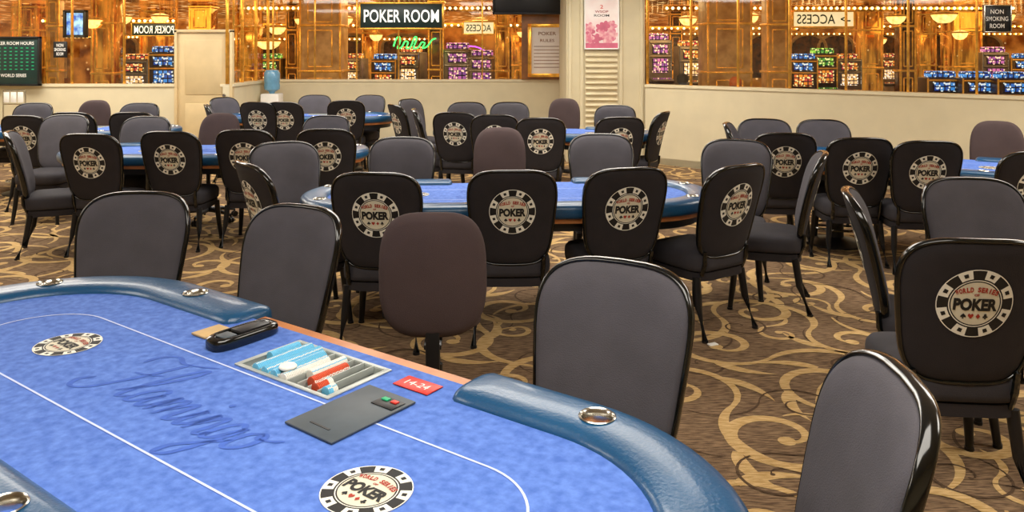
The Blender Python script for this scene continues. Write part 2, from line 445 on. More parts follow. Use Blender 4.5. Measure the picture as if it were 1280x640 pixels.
for px,yt,yaw,wh in [(540,265,3,'turned away from large blue table'),(625,159,178,mid),(1246,151,150,right),(278,141,176,lt),(121,125,180,ft),(706,123,170,ft)]:
    o=proto if first else dup(proto)
    d=620/(yt-65); a=math.radians(yaw)
    o.location=(PX(px,d)-math.sin(a)*.3,d+math.cos(a)*.3,0); o.rotation_euler[2]=a
    o['label']=L_DEAL%wh; o['category']='chair'; o['group']='maroon dealer chairs'
    first=False

# ------------------------------------------------------------------ poker table
def stadium(r,hs,n=28):
    p=[]
    for i in range(n+1):
        a=math.pi/2-math.pi*i/n; p.append((hs+r*math.cos(a),r*math.sin(a)))
    for i in range(n+1):
        a=-math.pi/2-math.pi*i/n; p.append((-hs+r*math.cos(a),r*math.sin(a)))
    return p
HS=.88
RR=.504
TA=math.radians(-36)
T0=Vector((-.843,2.068,0))
def TL(u,n,z=0): return Vector((T0.x+u*math.cos(TA)-n*math.sin(TA),T0.y+u*math.sin(TA)+n*math.cos(TA),z))
def inv(x,y):
    dx,dy=x-T0.x,y-T0.y
    return (dx*math.cos(TA)+dy*math.sin(TA), -dx*math.sin(TA)+dy*math.cos(TA))
tc=inv(-.572,2.292)
TW,TD=.40,.235
def ang(c,a): return (c*HS+RR*math.cos(math.radians(a)),RR*math.sin(math.radians(a)))
CUPS=[(.93,RR),(-.75,RR),ang(-1,150),ang(-1,212),ang(1,22),ang(1,-42),(-.75,-RR),(-.28,-RR),(.19,-RR),(.66,-RR)]
SCRIPT=[
 [(-.9,1.7),(-.95,2.2),(-.4,2.55),(.4,2.35),(1.2,2.5),(1.9,2.75)],
 [(.75,2.45),(.65,1.6),(.45,.7),(.1,-.15),(-.5,-.4),(-.95,-.05),(-.7,.35)],
 [(-.1,1.15),(.5,1.25),(1.15,1.5)],
 [(1.15,.2),(1.6,.8),(2.0,1.8),(1.95,2.4),(1.7,2.3),(1.5,1.4),(1.5,.5),(1.7,.03),(2.1,.25)],
 [(2.95,.85),(2.6,1.02),(2.2,.6),(2.25,.08),(2.6,.12),(2.95,.8),(2.9,.3),(3.1,.02),(3.4,.3)],
 [(3.35,.25),(3.65,.98),(3.6,.5),(3.52,.0)],[(3.58,.2),(3.85,.8),(4.1,.97),(4.18,.6),(4.1,.0)],[(4.15,.2),(4.42,.8),(4.68,.97),(4.74,.5),(4.75,.1),(4.95,.03),(5.2,.3)],
 [(5.15,.25),(5.4,.95),(5.32,.3),(5.5,.02),(5.8,.3)],[(5.5,1.4),(5.54,1.48),(5.6,1.56)],
 [(5.75,.25),(6.0,.98),(5.96,.5),(5.9,0)],[(5.95,.2),(6.2,.8),(6.48,.97),(6.55,.5),(6.55,.1),(6.75,.03),(7.0,.3)],
 [(7.55,.85),(7.2,1.02),(6.9,.6),(6.95,.08),(7.3,.15),(7.62,.9),(7.55,-.1),(7.35,-.9),(6.95,-1.05),(6.9,-.65),(7.4,-.15),(8.0,.35)],
 [(8.35,1.0),(8.0,.75),(7.98,.2),(8.3,.02),(8.65,.35),(8.62,.85),(8.35,1.0),(8.5,.75),(8.95,.85),(9.3,1.05)]]
def catmull(p,k=7):
    q=[p[0]]+list(p)+[p[-1]]; o=[]
    for i in range(1,len(q)-2):
        for j in range(k):
            t=j/k
            o.append(tuple(.5*(2*q[i][a]+(q[i+1][a]-q[i-1][a])*t+(2*q[i-1][a]-5*q[i][a]+4*q[i+1][a]-q[i+2][a])*t*t+(3*q[i][a]-q[i-1][a]-3*q[i+1][a]+q[i+2][a])*t**3) for a in (0,1)))
    o.append(q[-1]); return o
def draw_script(b,mp,unit,wd=.26,shear=.25,vy=1.35):
    for s in SCRIPT:
        P=catmull([((x+shear*y),y*vy) for x,y in s])
        A=[];B=[]
        for i,(x,y) in enumerate(P):
            x0,y0=P[max(i-1,0)]; x1,y1=P[min(i+1,len(P)-1)]
            dx,dy=x1-x0,y1-y0; l=math.hypot(dx,dy) or 1
            w=wd*(.4+.6*abs((dx*.35-dy*.94)/l))
            w*=min(1,.35+1.3*min(i,len(P)-1-i)/6)
            nx,ny=-dy/l*w/2,dx/l*w/2
            A.append(mp((x+nx-4.4)*unit,(y+ny-.8)*unit)); B.append(mp((x-nx-4.4)*unit,(y-ny-.8)*unit))
        b.rings([A,B],0,closed=False)
def build_table():
    e=empty('poker_table')
    def cutter():
        c=MB(); c.box((tc[0],tc[1],.74),(TW-.02,TD-.02,.05)); return c
    b=MB(); b.prism(stadium(.505,HS),.70,.745); o=b.obj('felt_playing_surface',['felt'],e); boolcut(o,cutter())
    b=MB(); b.prism(stadium(.555,HS),.655,.738); o=b.obj('wooden_table_edge',['wood'],e); boolcut(o,cutter())
    b=MB(); b.prism(stadium(.50,HS),.60,.655); b.obj('table_apron',['blackpl'],e)
    path=[]
    def add(u,n,nx,ny): path.append((u,n,nx,ny))
    r=RR; u=.56; k=6; ue=-.44
    for i in range(k): add(u+(HS-u)*i/k,r,0,1)
    for i in range(33):
        a=math.pi/2-math.pi*i/32; add(HS+r*math.cos(a),r*math.sin(a),math.cos(a),math.sin(a))
    for i in range(1,24): add(HS-2*HS*i/24,-r,0,-1)
    for i in range(33):
        a=-math.pi/2-math.pi*i/32; add(-HS+r*math.cos(a),r*math.sin(a),math.cos(a),math.sin(a))
    for i in range(1,k+1): add(-HS+(HS+ue)*i/k,r,0,1)
    prof=[]
    for i in range(24):
        a=2*math.pi*i/24
        prof.append((math.copysign(abs(math.cos(a))**.6,math.cos(a))*.096,math.copysign(abs(math.sin(a))**.62,math.sin(a))*.047))
    rs=[]
    def ring(q,s,du=0): 
        return [Vector((q[0]+du+q[2]*w*s,q[1]+q[3]*w*s,.725+h*s)) for w,h in prof]
    for s,du in [(.3,-.03),(.7,-.026),(.92,-.014)]: rs.append(ring(path[0],s,du))
    for q in path: rs.append(ring(q,1))
    for s,du in [(.92,.014),(.7,.026),(.3,.03)]: rs.append(ring(path[-1],s,du))
    b=MB(); b.rings(rs,cap0=True,cap1=True)
    rail=b.obj('padded_rail',['rail'],e,50)
    c=MB()
    for cu in CUPS: c.lathe([(.040,.72),(.040,.80)],(cu[0],cu[1],0),28)
    boolcut(rail,c)
    cb=MB(); cb.lathe([(.043,.770),(.0455,.7735),(.043,.7755),(.038,.772),(.036,.755),(.033,.727),(.01,.723)],seg=32,cap0=False)
    cm=cb.mesh('cup_holder',['steel'],50)
    for cu in CUPS:
        o=bpy.data.objects.new('cup_holder',cm); COL.objects.link(o); o.parent=e; o.location=(cu[0],cu[1],0); o['label']='round stainless steel cup holder'
    b=MB(); A=stadium(.2,.83); B=stadium(.206,.83)
    b.rings([[Vector((x,y,.7462)) for x,y in A],[Vector((x,y,.7462)) for x,y in B]])
    b.obj('betting_line',['line'],e,0)
    for s in (-1,1):
        b=MB(); emblem(b,.096,lambda x,y,l,s=s:Vector((x+(.685 if s>0 else -.67),y+(-.018 if s>0 else .018),.7463+l*.5)))
        b.obj('chip_emblem',EM,e,0,recalc=False)
    b=MB(); draw_script(b,lambda x,y:Vector((x+.01,y-.03,.7461)),.072)
    b.obj('script_lettering',['feltdark'],e,0)
    for s in (-1,1):
        b=MB(); b.lathe([(.29,0),(.29,.015),(.1,.05),(.07,.06),(.07,.56),(.14,.6)],(s*.62,0,0),24)
        b.obj('pedestal',['blackpl'],e)
        b=MB(); ring_=[(s*.62+.24*math.cos(2*math.pi*i/28),.24*math.sin(2*math.pi*i/28),.15) for i in range(28)]
        b.tube(ring_,.011,8,closed=True)
        for i in range(4):
            a=i*math.pi/2+.4; b.tube([(s*.62+.06*math.cos(a),.06*math.sin(a),.15),(s*.62+.24*math.cos(a),.24*math.sin(a),.15)],.008,8)
        b.obj('foot_ring',['steel'],e)
    return e
pt=build_table()
tables=[(T0.x,T0.y,-36,1,'large blue felt poker table with padded blue rail and cup holders'),
    (-.02,5.10,4,.88,'oval blue poker table ringed by emblem-backed chairs'),(3.25,6.6,-34,.88,'oval blue poker table near the low cream wall'),
    (-2.7,7.33,2,.93,'long oval blue poker table with four chairs along it'),(-5.15,9.35,0,.85,'oval blue poker table near the green notice board'),
    (-2.85,11.3,0,.82,'oval blue poker table near the water cooler'),(.33,9.08,-12,.85,'oval blue poker table near the cream pillar')]
def build_tray():
    W,D=TW,TD
    e=empty('chip_tray')
    b=MB()
    b.box((0,0,-.019),(W-.024,D-.024,.004),0,1)
    for y in (-D/2+.006,D/2-.006): b.box((0,y,.002),(W,.014,.004),.0015)
    for x in (-W/2+.008,W/2-.008): b.box((x,0,.002),(.018,D,.004),.0015)
    for y in (-D/2+.013,D/2-.013): b.box((0,y,-.009),(W-.024,.003,.02))
    for x in (-W/2+.014,W/2-.014): b.box((x,0,-.009),(.003,D-.024,.02))
    b.obj('tray_body',['tray','traydark'],e)
    sw=(W-.034)/9
    for i in range(8):
        b=MB(); b.box((-W/2+.017+sw*(i+1),0,-.004),(.004,D-.03,.02),.001); b.obj('tray_divider',['tray'],e)
    return e,sw
tray,sw=build_tray()
for i,(x,y,a,s,lb) in enumerate(tables):
    o=pt if i==0 else dup(pt)
    o.location=(x,y,0); o.rotation_euler[2]=math.radians(a); o.scale=(s,s,1)
    o['label']=lb; o['category']='table'; o['group']='blue poker tables'
    t=tray if i==0 else dup(tray)
    ar=math.radians(a); t.location=(x+s*(tc[0]*math.cos(ar)-tc[1]*math.sin(ar)),y+s*(tc[0]*math.sin(ar)+tc[1]*math.cos(ar)),.7455); t.rotation_euler[2]=ar; t.scale=(s,s,1)
    t['label']='silver metal chip rack '+('holding rows of poker chips' if i==0 else 'set into blue poker table'); t['category']='chip tray'; t['group']='chip trays set into tables'

# ---- things on table 1
FZ=.7465
cm={}
for k in ('cblue','cwhite','cred'):
    b=MB(); b.rings([[Vector((r*math.cos(t),y,r*math.sin(t))) for t in [2*math.pi*i/24 for i in range(24)]] for r,y in [(.0145,-.0026),(.0168,-.0017),(.0168,.0017),(.0145,.0026)]],cap0=True,cap1=True)
    for i in range(4):
        t=i*math.pi/2+.35
        b.box((.0163*math.cos(t),0,.0163*math.sin(t)),(.0014,.0036,.004),0,1,Matrix.Rotation(-t,3,'Y'))
    cm[k]=b.mesh('poker_chip',[k,'cwhite' if k!='cwhite' else 'cblue'],20)
lab={'cblue':'light blue poker chip standing in tray row','cwhite':'white poker chip standing in tray row','cred':'orange-red poker chip standing in tray row'}
R3=Matrix.Rotation(TA,3,'Z')
rows=[('cblue',-.02,20,None),('cblue',-.1,38,None),('cblue',-.1,38,None),('cblue',-.1,34,None),('cwhite',-.1,30,None),('cwhite',-.04,24,None),('cred',-.07,24,None),('cred',-.09,10,'cwhite'),('cblue',-.09,6,'cwhite')]
for i,(k,y,n,k2) in enumerate(rows):
    x=-TW/2+.017+sw*(i+.5)
    for j in range(n):
        kk=k2 if (k2 and j>=n-3) else k
        o=bpy.data.objects.new('poker_chip',cm[kk]); COL.objects.link(o)
        p=TL(tc[0],tc[1],0)+R3@Vector((x,y,0)); o.location=(p.x,p.y,.7455); o.rotation_euler=(0,i*.5+random.random()*.12,TA)
        o['label']=lab[kk]; o['category']='poker chip'; o['group']='poker chips in the tray'
        y+=.0053
p=TL(tc[0]-.02,tc[1]-.07); b=MB(); b.lathe([(.022,0),(.025,.003),(.025,.006),(.022,.009)],seg=24)
b.obj('dealer_button',['cwhite'],loc=(p.x,p.y,.7623),label='round white dealer button resting on the chip rows',category='dealer button')
s_=inv(-.845,2.512)
e=empty('card_shoe',TL(s_[0],s_[1],FZ),TA,label='black plastic card shoe box on blue felt',category='card shoe')
b=MB(); b.rings([super_ring(.048*k,.118*k,z,n=3.6,N=40) for k,z in [(.96,0),(1,.004),(1,.022),(.97,.030),(.9,.034),(.8,.034),(.76,.028),(.05,.028)]],cap0=True,cap1=True)
b.obj('shoe_body',['gloss'],e)
b=MB(); b.box((0,.03,.033),(.055,.11,.008),.003); b.obj('shoe_lid',['blackpl'],e)
b=MB(); b.box((0,-.06,.031),(.05,.045,.005),.002); b.obj('card_slot',['lid'],e)
s_=inv(-.4,2.0)
e=empty('drop_box_plate',TL(s_[0],s_[1],FZ),TA-.03,label='dark gray flat drop box plate with buttons',category='plate')
b=MB(); b.box((0,0,.003),(.175,.275,.006),.0025); b.obj('plate_body',['lid'],e)
b=MB(); b.box((.04,.085,.007),(.075,.05,.003),.001); b.obj('button_panel',['blackpl'],e)
b=MB(); b.box((.022,.095,.0095),(.022,.015,.004),.001); b.obj('green_button',['green'],e)
b=MB(); b.box((.054,.095,.0095),(.02,.015,.004),.001); b.obj('red_button',['red'],e)
b=MB(); b.box((0,-.1,.0063),(.07,.006,.002)); b.obj('bill_slot',['blackpl'],e)
s_=inv(-.255,2.165)
e=empty('red_notice_card',TL(s_[0],s_[1],FZ),TA,label='small red card with white lettering on felt',category='card')
b=MB(); b.box((0,0,.002),(.125,.065,.003),.001); b.obj('card_body',['red'],e)
b=MB(); add_text(b,'14-24',.08,.026,lambda x,y,l:Vector((x,y,.0038))); b.obj('card_lettering',['white'],e,0)
s_=inv(-.965,2.575)
b=MB(); b.box((0,0,.004),(.075,.1,.006),.001); b.obj('cut_card_stack',['tan'],loc=TL(s_[0],s_[1],FZ),rz=TA,label='tan cards lying on the blue felt',category='card')
b=MB(); b.box((0,0,.004),(.055,.035,.008),.003); b.obj('paper_scrap',['white'],loc=(PX(891,4.5),4.5,.002),rz=.4,label='small white paper scrap on patterned carpet',category='paper')

# ------------------------------------------------------------------ floor with scrolls
b=MB()
b.poly([Vector(v) for v in [(-9.2,-3,0),(9.2,-3,0),(9.2,14.2,0),(-9.2,14.2,0)]],0)
cnti=[0]
def ribbon(pts,ws,mi=1):
    z=.0012+(cnti[0]%9)*.00022; cnti[0]+=1
    A=[];B=[]
    n=len(pts)
    for i,(x,y) in enumerate(pts):
        x0,y0=pts[max(i-1,0)]; x1,y1=pts[min(i+1,n-1)]
        l=math.hypot(x1-x0,y1-y0) or 1; nx,ny=-(y1-y0)/l,(x1-x0)/l; w=ws[i]/2
        A.append(Vector((x+nx*w,y+ny*w,z))); B.append(Vector((x-nx*w,y-ny*w,z)))
    b.rings([A,B],mi,closed=False)
def disc(x,y,r,mi=1):
    z=.0012+(cnti[0]%9)*.00022; cnti[0]+=1
    b.poly([Vector((x+r*math.cos(t),y+r*math.sin(t),z)) for t in [2*math.pi*i/12 for i in range(12)]],mi)
def scroll(cx,cy,a0,h,R,w,turn=1.25,mi=1,tail=2.5,leaf=True):
    pts=[];ws=[]
    for i in range(36):
        t=i/35; a=a0+h*t*turn*2*math.pi; r=R*(1-t)**.8+R*.18
        pts.append((cx+r*math.cos(a),cy+r*math.sin(a))); ws.append(w*(.55+.75*math.sin(math.pi*min(1,t*1.1))))
    ribbon(pts,ws,mi); disc(pts[-1][0],pts[-1][1],w*.85,mi)
    r0=R*1.18; p0=(cx+r0*math.cos(a0),cy+r0*math.sin(a0)); R2=R*1.4
    c2=(p0[0]+math.cos(a0)*R2,p0[1]+math.sin(a0)*R2)
    pts=[];ws=[]
    for i in range(22):
        t=i/21; bb=a0+math.pi+h*t*tail
        pts.append((c2[0]+R2*math.cos(bb),c2[1]+R2*math.sin(bb))); ws.append(w*(.55+1.0*math.sin(math.pi*t))*(1-.5*t))
    ribbon(pts,ws,mi)
    if leaf:
        for a1 in (a0+h*1.2,a0+h*2.9):
            pts=[];ws=[]
            r1=R*1.0
            for i in range(14):
                t=i/13; aa=a1-h*t*.8; rr=r1+R*.8*t
                pts.append((cx+rr*math.cos(aa),cy+rr*math.sin(aa))); ws.append(w*2.0*math.sin(math.pi*min(1,.1+t*.9))**.8*(1-t*.55)*.9)
            ribbon(pts,ws,mi)
S=.8
for j in range(-2,22):
    for i in range(-11,12):
        x=i*S+(j%2)*S/2+random.uniform(-.06,.06); y=.6+j*S*.7+random.uniform(-.06,.06)
        if y>12.8 or abs(x)>8: continue
        h=1 if (i+j)%2 else -1
        scroll(x,y,random.choice([0,1,2,3,4,5])*math.pi/3+.3,h,random.uniform(.21,.27),.046)
        if (i+j)%2==0: scroll(x+S/2,y+.18,random.random()*6.28,-h,.11,.027,1.0,1,1.6,False)
        scroll(x+.2,y+.3,random.random()*6.28,h,.16,.012,1.2,2,2,False)
b.obj('floor',['carpet','scroll','scroll2'],smooth=0,recalc=False,kind='structure')

# ------------------------------------------------------------------ room shell
def wall(name,p0,p1,z0,z1,th,m,kind='structure',ext=0,**kw):
    p0=Vector(p0+(0,)); p1=Vector(p1+(0,)); d=(p1-p0); L=d.length; d.normalize()
    b=MB(); b.box((L/2,th/2,(z0+z1)/2),(L+ext,th,z1-z0))
    o=b.obj(name,[m],smooth=0,loc=p0,rz=math.atan2(d.y,d.x)); o['kind']=kind
    for k,v in kw.items(): o[k]=v
    return o
SILL=1.17; CH=3.0
segs=[('back_left',(-9,12.0),(-5.06,12.0),SILL),('corridor',(-4.2,12.0),(-4.2,14.0),SILL),('back',(-4.2,14.0),(.95,14.0),SILL),('right',(1.98,11.9),(9.0,5.64),SILL),('door',(-5.06,12.0),(-4.2,12.0),2.0)]
wi=1
for nm,a,c,SZ in segs:
    d=Vector(c)-Vector(a); L=d.length; an=math.atan2(d.y,d.x)
    if nm!='door':
        wall('wall_'+nm,a,c,0,SILL-.04,.14,'wall')
        o=wall('trim_%d'%wi,a,c,SILL-.04,SILL,.2,'trim')
        wall('baseboard_'+nm,a,c,0,.1,.155,'trim')
        nn=Vector((-d.y,d.x)).normalized()*(-.02)
        o.location.x+=nn.x; o.location.y+=nn.y
    off=Vector((-d.y,d.x)).normalized()*.07
    we=empty('window_%d'%wi,(a[0]+off.x,a[1]+off.y,0),an,kind='structure')
    b=MB(); b.poly([Vector(v) for v in [(0,0,SZ),(L,0,SZ),(L,0,CH),(0,0,CH)]]); g=b.obj('glass_pane',['glass'],we,0); g['kind']='structure'
    nmul=max(1,round(L/.72))
    for i in range(nmul+1):
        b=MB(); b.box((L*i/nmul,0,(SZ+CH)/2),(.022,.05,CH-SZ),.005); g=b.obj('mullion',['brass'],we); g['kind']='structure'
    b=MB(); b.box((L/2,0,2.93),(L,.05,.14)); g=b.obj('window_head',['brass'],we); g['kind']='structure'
    wi+=1
e=empty('door_1',(-4.63,12.05,0),0,kind='structure')
b=MB(); b.box((0,0,.97),(.80,.06,1.94),.006)
for zc,hh in ((.5,.75),(1.42,.82)): b.box((0,-.032,zc),(.56,.012,hh),.005)
g=b.obj('door_leaf',['door'],e); g['kind']='structure'
b=MB(); 
for s in (-1,1): b.box((s*.415,-.01,.99),(.04,.1,1.98),.005)
b.box((0,-.01,1.965),(.87,.1,.045),.005); g=b.obj('door_frame',['door'],e); g['kind']='structure'
b=MB(); b.lathe([(.012,0),(.012,.03),(.026,.035),(.028,.05),(.018,.065)],seg=14)
for v in b.bm.verts: v.co=Vector((.32+v.co.x,-.035-v.co.z,1.0+v.co.y))
g=b.obj('door_knob',['steel'],e); g['kind']='structure'
b=MB(); x0,x1=PX(708,12),PX(806,12)
b.box(((x0+x1)/2,12.9,CH/2),(x1-x0,1.8,CH)) 
for x in (x0+.05,PX(727,12),PX(776,12),x1-.05): b.box((x,11.985,CH/2),(.05,.05,CH),.01)
b.obj('wall_pillar',['wall'],smooth=0,kind='structure')
b=MB(); lx0,lx1=PX(731,12),PX(772,12); zt=PZ(63,12)
b.box(((lx0+lx1)/2,11.99,zt/2),(lx1-lx0,.02,zt))
for i in range(19):
    z=.08+i*(zt-.1)/19+.03
    b.box(((lx0+lx1)/2,11.965,z),(lx1-lx0-.02,.05,.022),.004,rot=Matrix.Rotation(.5,3,'X'))
b.obj('trim_6',['trim'],smooth=30,kind='structure')
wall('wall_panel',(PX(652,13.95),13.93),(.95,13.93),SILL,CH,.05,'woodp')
wall('wall_left',(-9,-3),(-9,12),0,CH,.1,'wall'); wall('wall_rear',(9,-3),(-9,-3),0,CH,.1,'wall'); wall('wall_side',(9,5.64),(9,-3),0,CH,.1,'wall')
b=MB(); b.poly([Vector(v) for v in [(-9.1,-3.1,CH),(9.1,-3.1,CH),(9.1,5.6,CH),(2.0,11.95,CH),(.9,14,CH),(-4.2,14,CH),(-4.2,12,CH),(-9.1,12,CH)]]); b.obj('ceiling',['ceil'],smooth=0,kind='structure')

# ------------------------------------------------------------------ wall fixtures
def flat(name,px0,py0,px1,py1,d,mats_,th=.03,frame=None,texts=(),label='',category='sign',rz=0,nameb='board_body',fw=.03):
    x0,x1=PX(px0,d),PX(px1,d); z1,z0=PZ(py0,d),PZ(py1,d); w,h=x1-x0,z1-z0
    e=empty(name,((x0+x1)/2,d,(z0+z1)/2),rz,label=label,category=category)
    b=MB(); b.box((0,0,0),(w,th,h),.003); b.obj(nameb,[mats_],e)
    if frame:
        b=MB()
        for s in (-1,1): b.box((s*(w/2),-.01,0),(fw,th+.03,h+fw),.004); b.box((0,-.01,s*h/2),(w+fw,th+.03,fw),.004)
        b.obj('sign_frame',[frame],e)
    for i,(st,fx,fz,tw,thh,m,*fl) in enumerate(texts):
        b=MB(); add_text(b,st,tw*w if tw else None,thh*h,lambda x,y,l:Vector((fx*w+x,-th/2-.004,fz*h+y)),0,.01,flip=bool(fl and fl[0])); b.obj('lettering',[m],e,0,recalc=False)
    return e
flat('hanging_sign',450,4,554,36,13.7,'signbg',.06,'brass',[('POKER ROOM',0,0,.9,.5,'whitee')],'dark framed sign with white POKER ROOM letters')
flat('hanging_sign',166,29,221,45,12.6,'signbg',.05,'brass',[('POKER ROOM',0,0,.9,.6,'whitee',True)],'dark panel built as mirror reflection of POKER ROOM sign',fw=.015)  # built copy standing in for the mirror reflection of the sign
flat('direction_sign',990,14,1067,34,13,'pales',.05,'brass',[('ACCESS',-.12,0,.62,.6,'signbg',True),('<-',.36,0,.16,.4,'signbg')],'pale lit brass-framed access sign with reversed letters')
flat('direction_sign',579,27,618,43,14.3,'pales',.05,'brass',[('ACCESS',0,0,.8,.55,'signbg',True)],'small pale lit access sign with reversed dark letters')
flat('room_sign',1229,7,1262,40,8.8,'blackpl',.02,'steel',[('NON',0,.27,.5,.17,'white'),('SMOKING',0,.0,.84,.17,'white'),('ROOM',0,-.27,.55,.17,'white')],'square black sign with white lettering',fw=.012)
flat('notice_board',-14,47,50,106,11.9,'signbg',.04,'blackpl',[('POKER ROOM HOURS',.0,.38,.8,.07,'white'),('WORLD SERIES',0,-.3,.5,.07,'white')]+[('- - - - - - - -',0,.28-.075*i,.8,.02,'green') for i in range(7)],'dark green notice board with rows of lettering',category='notice board')
e=flat('television',82,14,108,46,12.5,'blackpl',.06,'blackpl',[],'wall-mounted flat television showing blue picture','television')
b=MB(); d=12.5; b.box((0,-.036,0),(PX(105,d)-PX(85,d),.008,.34)); b.obj('television_picture',['scrp'],e,smooth=0)
flat('notice_sign',67,52,84,72,11.9,'blackpl',.02,None,[('NON',0,.27,.5,.2,'white'),('SMOKING',0,.0,.84,.2,'white'),('ROOM',0,-.27,.5,.2,'white')],'small black sign with white lettering')
flat('framed_certificate',662,32,706,94,13.85,'paper',.03,'brass',[('POKER',0,.34,.5,.07,'woodp'),('RULES',0,.2,.4,.06,'woodp')]+[('--------------',0,.08-.07*i,.75,.015,'woodp') for i in range(7)],'gold-framed printed notice on brown wood panel','picture frame',fw=.06)
flat('television',617,-14,709,17,13.6,'blackpl',.12,'blackpl',[],'black flat television mounted high above glass','television')
po=flat('poster',731,-14,773,61,11.94,'ppink',.01,'white',[('2',0,.2,.09,.06,'red'),('WSOP',0,.12,.4,.04,'er'),('ROOM',0,.055,.45,.04,'blackpl')],'white and pink flowered poster on the cream pillar','poster',fw=.02)
b=MB(); b.box((0,-.007,-.41),(.49,.004,.10)); b.obj('poster_band',['pband'],po,smooth=0)
random.seed(5)
for i in range(14):
    b=MB()
    cx=random.uniform(-.19,.19); cz=-.08-random.random()*.24; r=.085
    pts=[Vector((cx+r*(.62+.38*abs(math.cos(2.5*t)))*math.cos(t),-.008-.0004*i,cz+r*(.62+.38*abs(math.cos(2.5*t)))*math.sin(t))) for t in [2*math.pi*q/40 for q in range(40)]]
    b.poly(pts); b.obj('poster_flower',['pink' if i%3 else 'pband'],po,smooth=0,recalc=False)

e=empty('water_cooler',(PX(340,13.3),13.3,0),0,label='white water cooler with blue jug by wall',category='water cooler')
b=MB(); b.box((0,0,.48),(.3,.3,.96),.02); b.obj('cooler_body',['white'],e)
b=MB(); b.lathe([(.04,.95),(.05,.99),(.125,1.03),(.13,1.1),(.122,1.14),(.13,1.18),(.13,1.3),(.1,1.35),(.02,1.36)],seg=24); b.obj('water_jug',['jug'],e)
for x,m in ((-.05,'scrp'),(.05,'red')):
    b=MB(); b.box((x,-.16,.75),(.03,.05,.03),.005); b.obj('tap',[m],e)
e=empty('brochure_rack',(PX(18,11.5),11.5,0),0,label='silver wire rack with papers by the cream wall',category='rack')
b=MB()
for s in (-1,1): b.tube([(s*.16,0,0),(s*.16,0,1.1)],.01,8)
for z in (.3,.6,.9,1.1): b.tube([(-.16,0,z),(.16,0,z)],.008,8)
b.obj('rack_frame',['steel'],e)
for i in range(3):
    b=MB(); b.box((-.1+.1*i,-.02,1.0),(.08,.01,.15),.002); b.obj('brochure',['white'],e)

# ------------------------------------------------------------------ casino beyond glass
random.seed(21)
CC=2.86
b=MB(); b.poly([Vector(v) for v in [(-30,12.1,-.02),(30,5,-.02),(30,40,-.02),(-30,40,-.02)]]); b.obj('floor_casino',['scroll2'],smooth=0,kind='structure')
b=MB(); b.poly([Vector(v) for v in [(-30,12.3,CC),(-30,40,CC),(30,40,CC),(30,6,CC),(9.3,5.9,CC),(2.3,12.3,CC),(1.0,14.4,CC),(-4.0,14.4,CC),(-4.4,12.3,CC)]]); b.obj('ceiling_casino',['lampceil'],smooth=0,kind='structure')
for nm,a,c in [('casino_back',(-30,34),(30,34)),('casino_left',(-22,12.2),(-22,34)),('casino_right',(26,34),(26,6))]:
    wall('wall_'+nm,a,c,-.02,CC,.1,'cwall')
LC={'gold':'square gold casino column with painted-in reflections and brass trim','pale':'pale wood-clad casino column with brass trim','dark':'dark bronze casino column with brass trim'}
def column(px,d,wpx,m='gold'):
    w=wpx*d/1000; x=PX(px,d)
    e=empty('casino_column',(x,d+w/2,0),0,label=LC[m],category='column',group='casino columns')
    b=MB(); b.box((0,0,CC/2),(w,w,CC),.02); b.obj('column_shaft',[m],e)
    b=MB(); 
    for z in (.12,1.25,2.2,2.78):
        b.box((0,0,z),(w+.06,w+.06,.05),.01)
    for s in (-1,1): b.box((s*w/2,-w/2,CC/2),(.04,.04,CC-.04),.01)
    b.obj('column_moulding',['brass'],e)
    b=MB()
    for zc,hh in ((2.49,.44),(1.72,.75),(.7,.8)):
        for s in (-1,1): b.box((s*w*.3,-w/2-.008,zc),(.025,.02,hh),.004); b.box((0,-w/2-.008,zc+s*hh/2),(w*.6,.02,.025),.004)
    b.obj('column_inset',['brass'],e)
for px,d,w,m in [(128,15,26,'gold'),(66,17,14,'pale'),(190,22,30,'gold'),(308,17,26,'gold'),(365,20,14,'dark'),(400,16.5,50,'pale'),(545,18,18,'dark'),(628,17,16,'gold'),(912,15.5,54,'pale'),(974,16,28,'pale'),(1090,20,26,'gold'),(1135,17,18,'dark'),(1210,21,34,'gold'),(845,24,14,'dark'),(462,23,18,'gold'),(250,20,26,'gold'),(30,20,30,'gold'),(1160,24,20,'gold'),(650,24,20,'gold')]:
    column(px,d,w,m)
def arch():
    e=empty('wall_arch')
    w,h=1.5,1.3
    pts=[(-w/2,0)]+[(-w/2*math.cos(math.pi*i/14),h+.55*math.sin(math.pi*i/14)) for i in range(15)]+[(w/2,0)]
    b=MB(); b.poly([Vector((x,0,z)) for x,z in pts]); b.obj('arch_opening',['dark'],e,0)
    b=MB(); b.tube([(x,-.03,z) for x,z in pts],.07,8); b.obj('arch_moulding',['pale'],e)
    return e
ap=arch(); f=True
for px in (325,385,440,500,520,655,830,880,955,1010,1045,1105,1170,1230,60,150):
    o=ap if f else dup(ap); f=False
    o.location=(PX(px,33.8),33.8,.55); o['label']='pale gold arch framing bronze alcove on casino wall'; o['category']='arch'; o['group']='arches along casino wall'
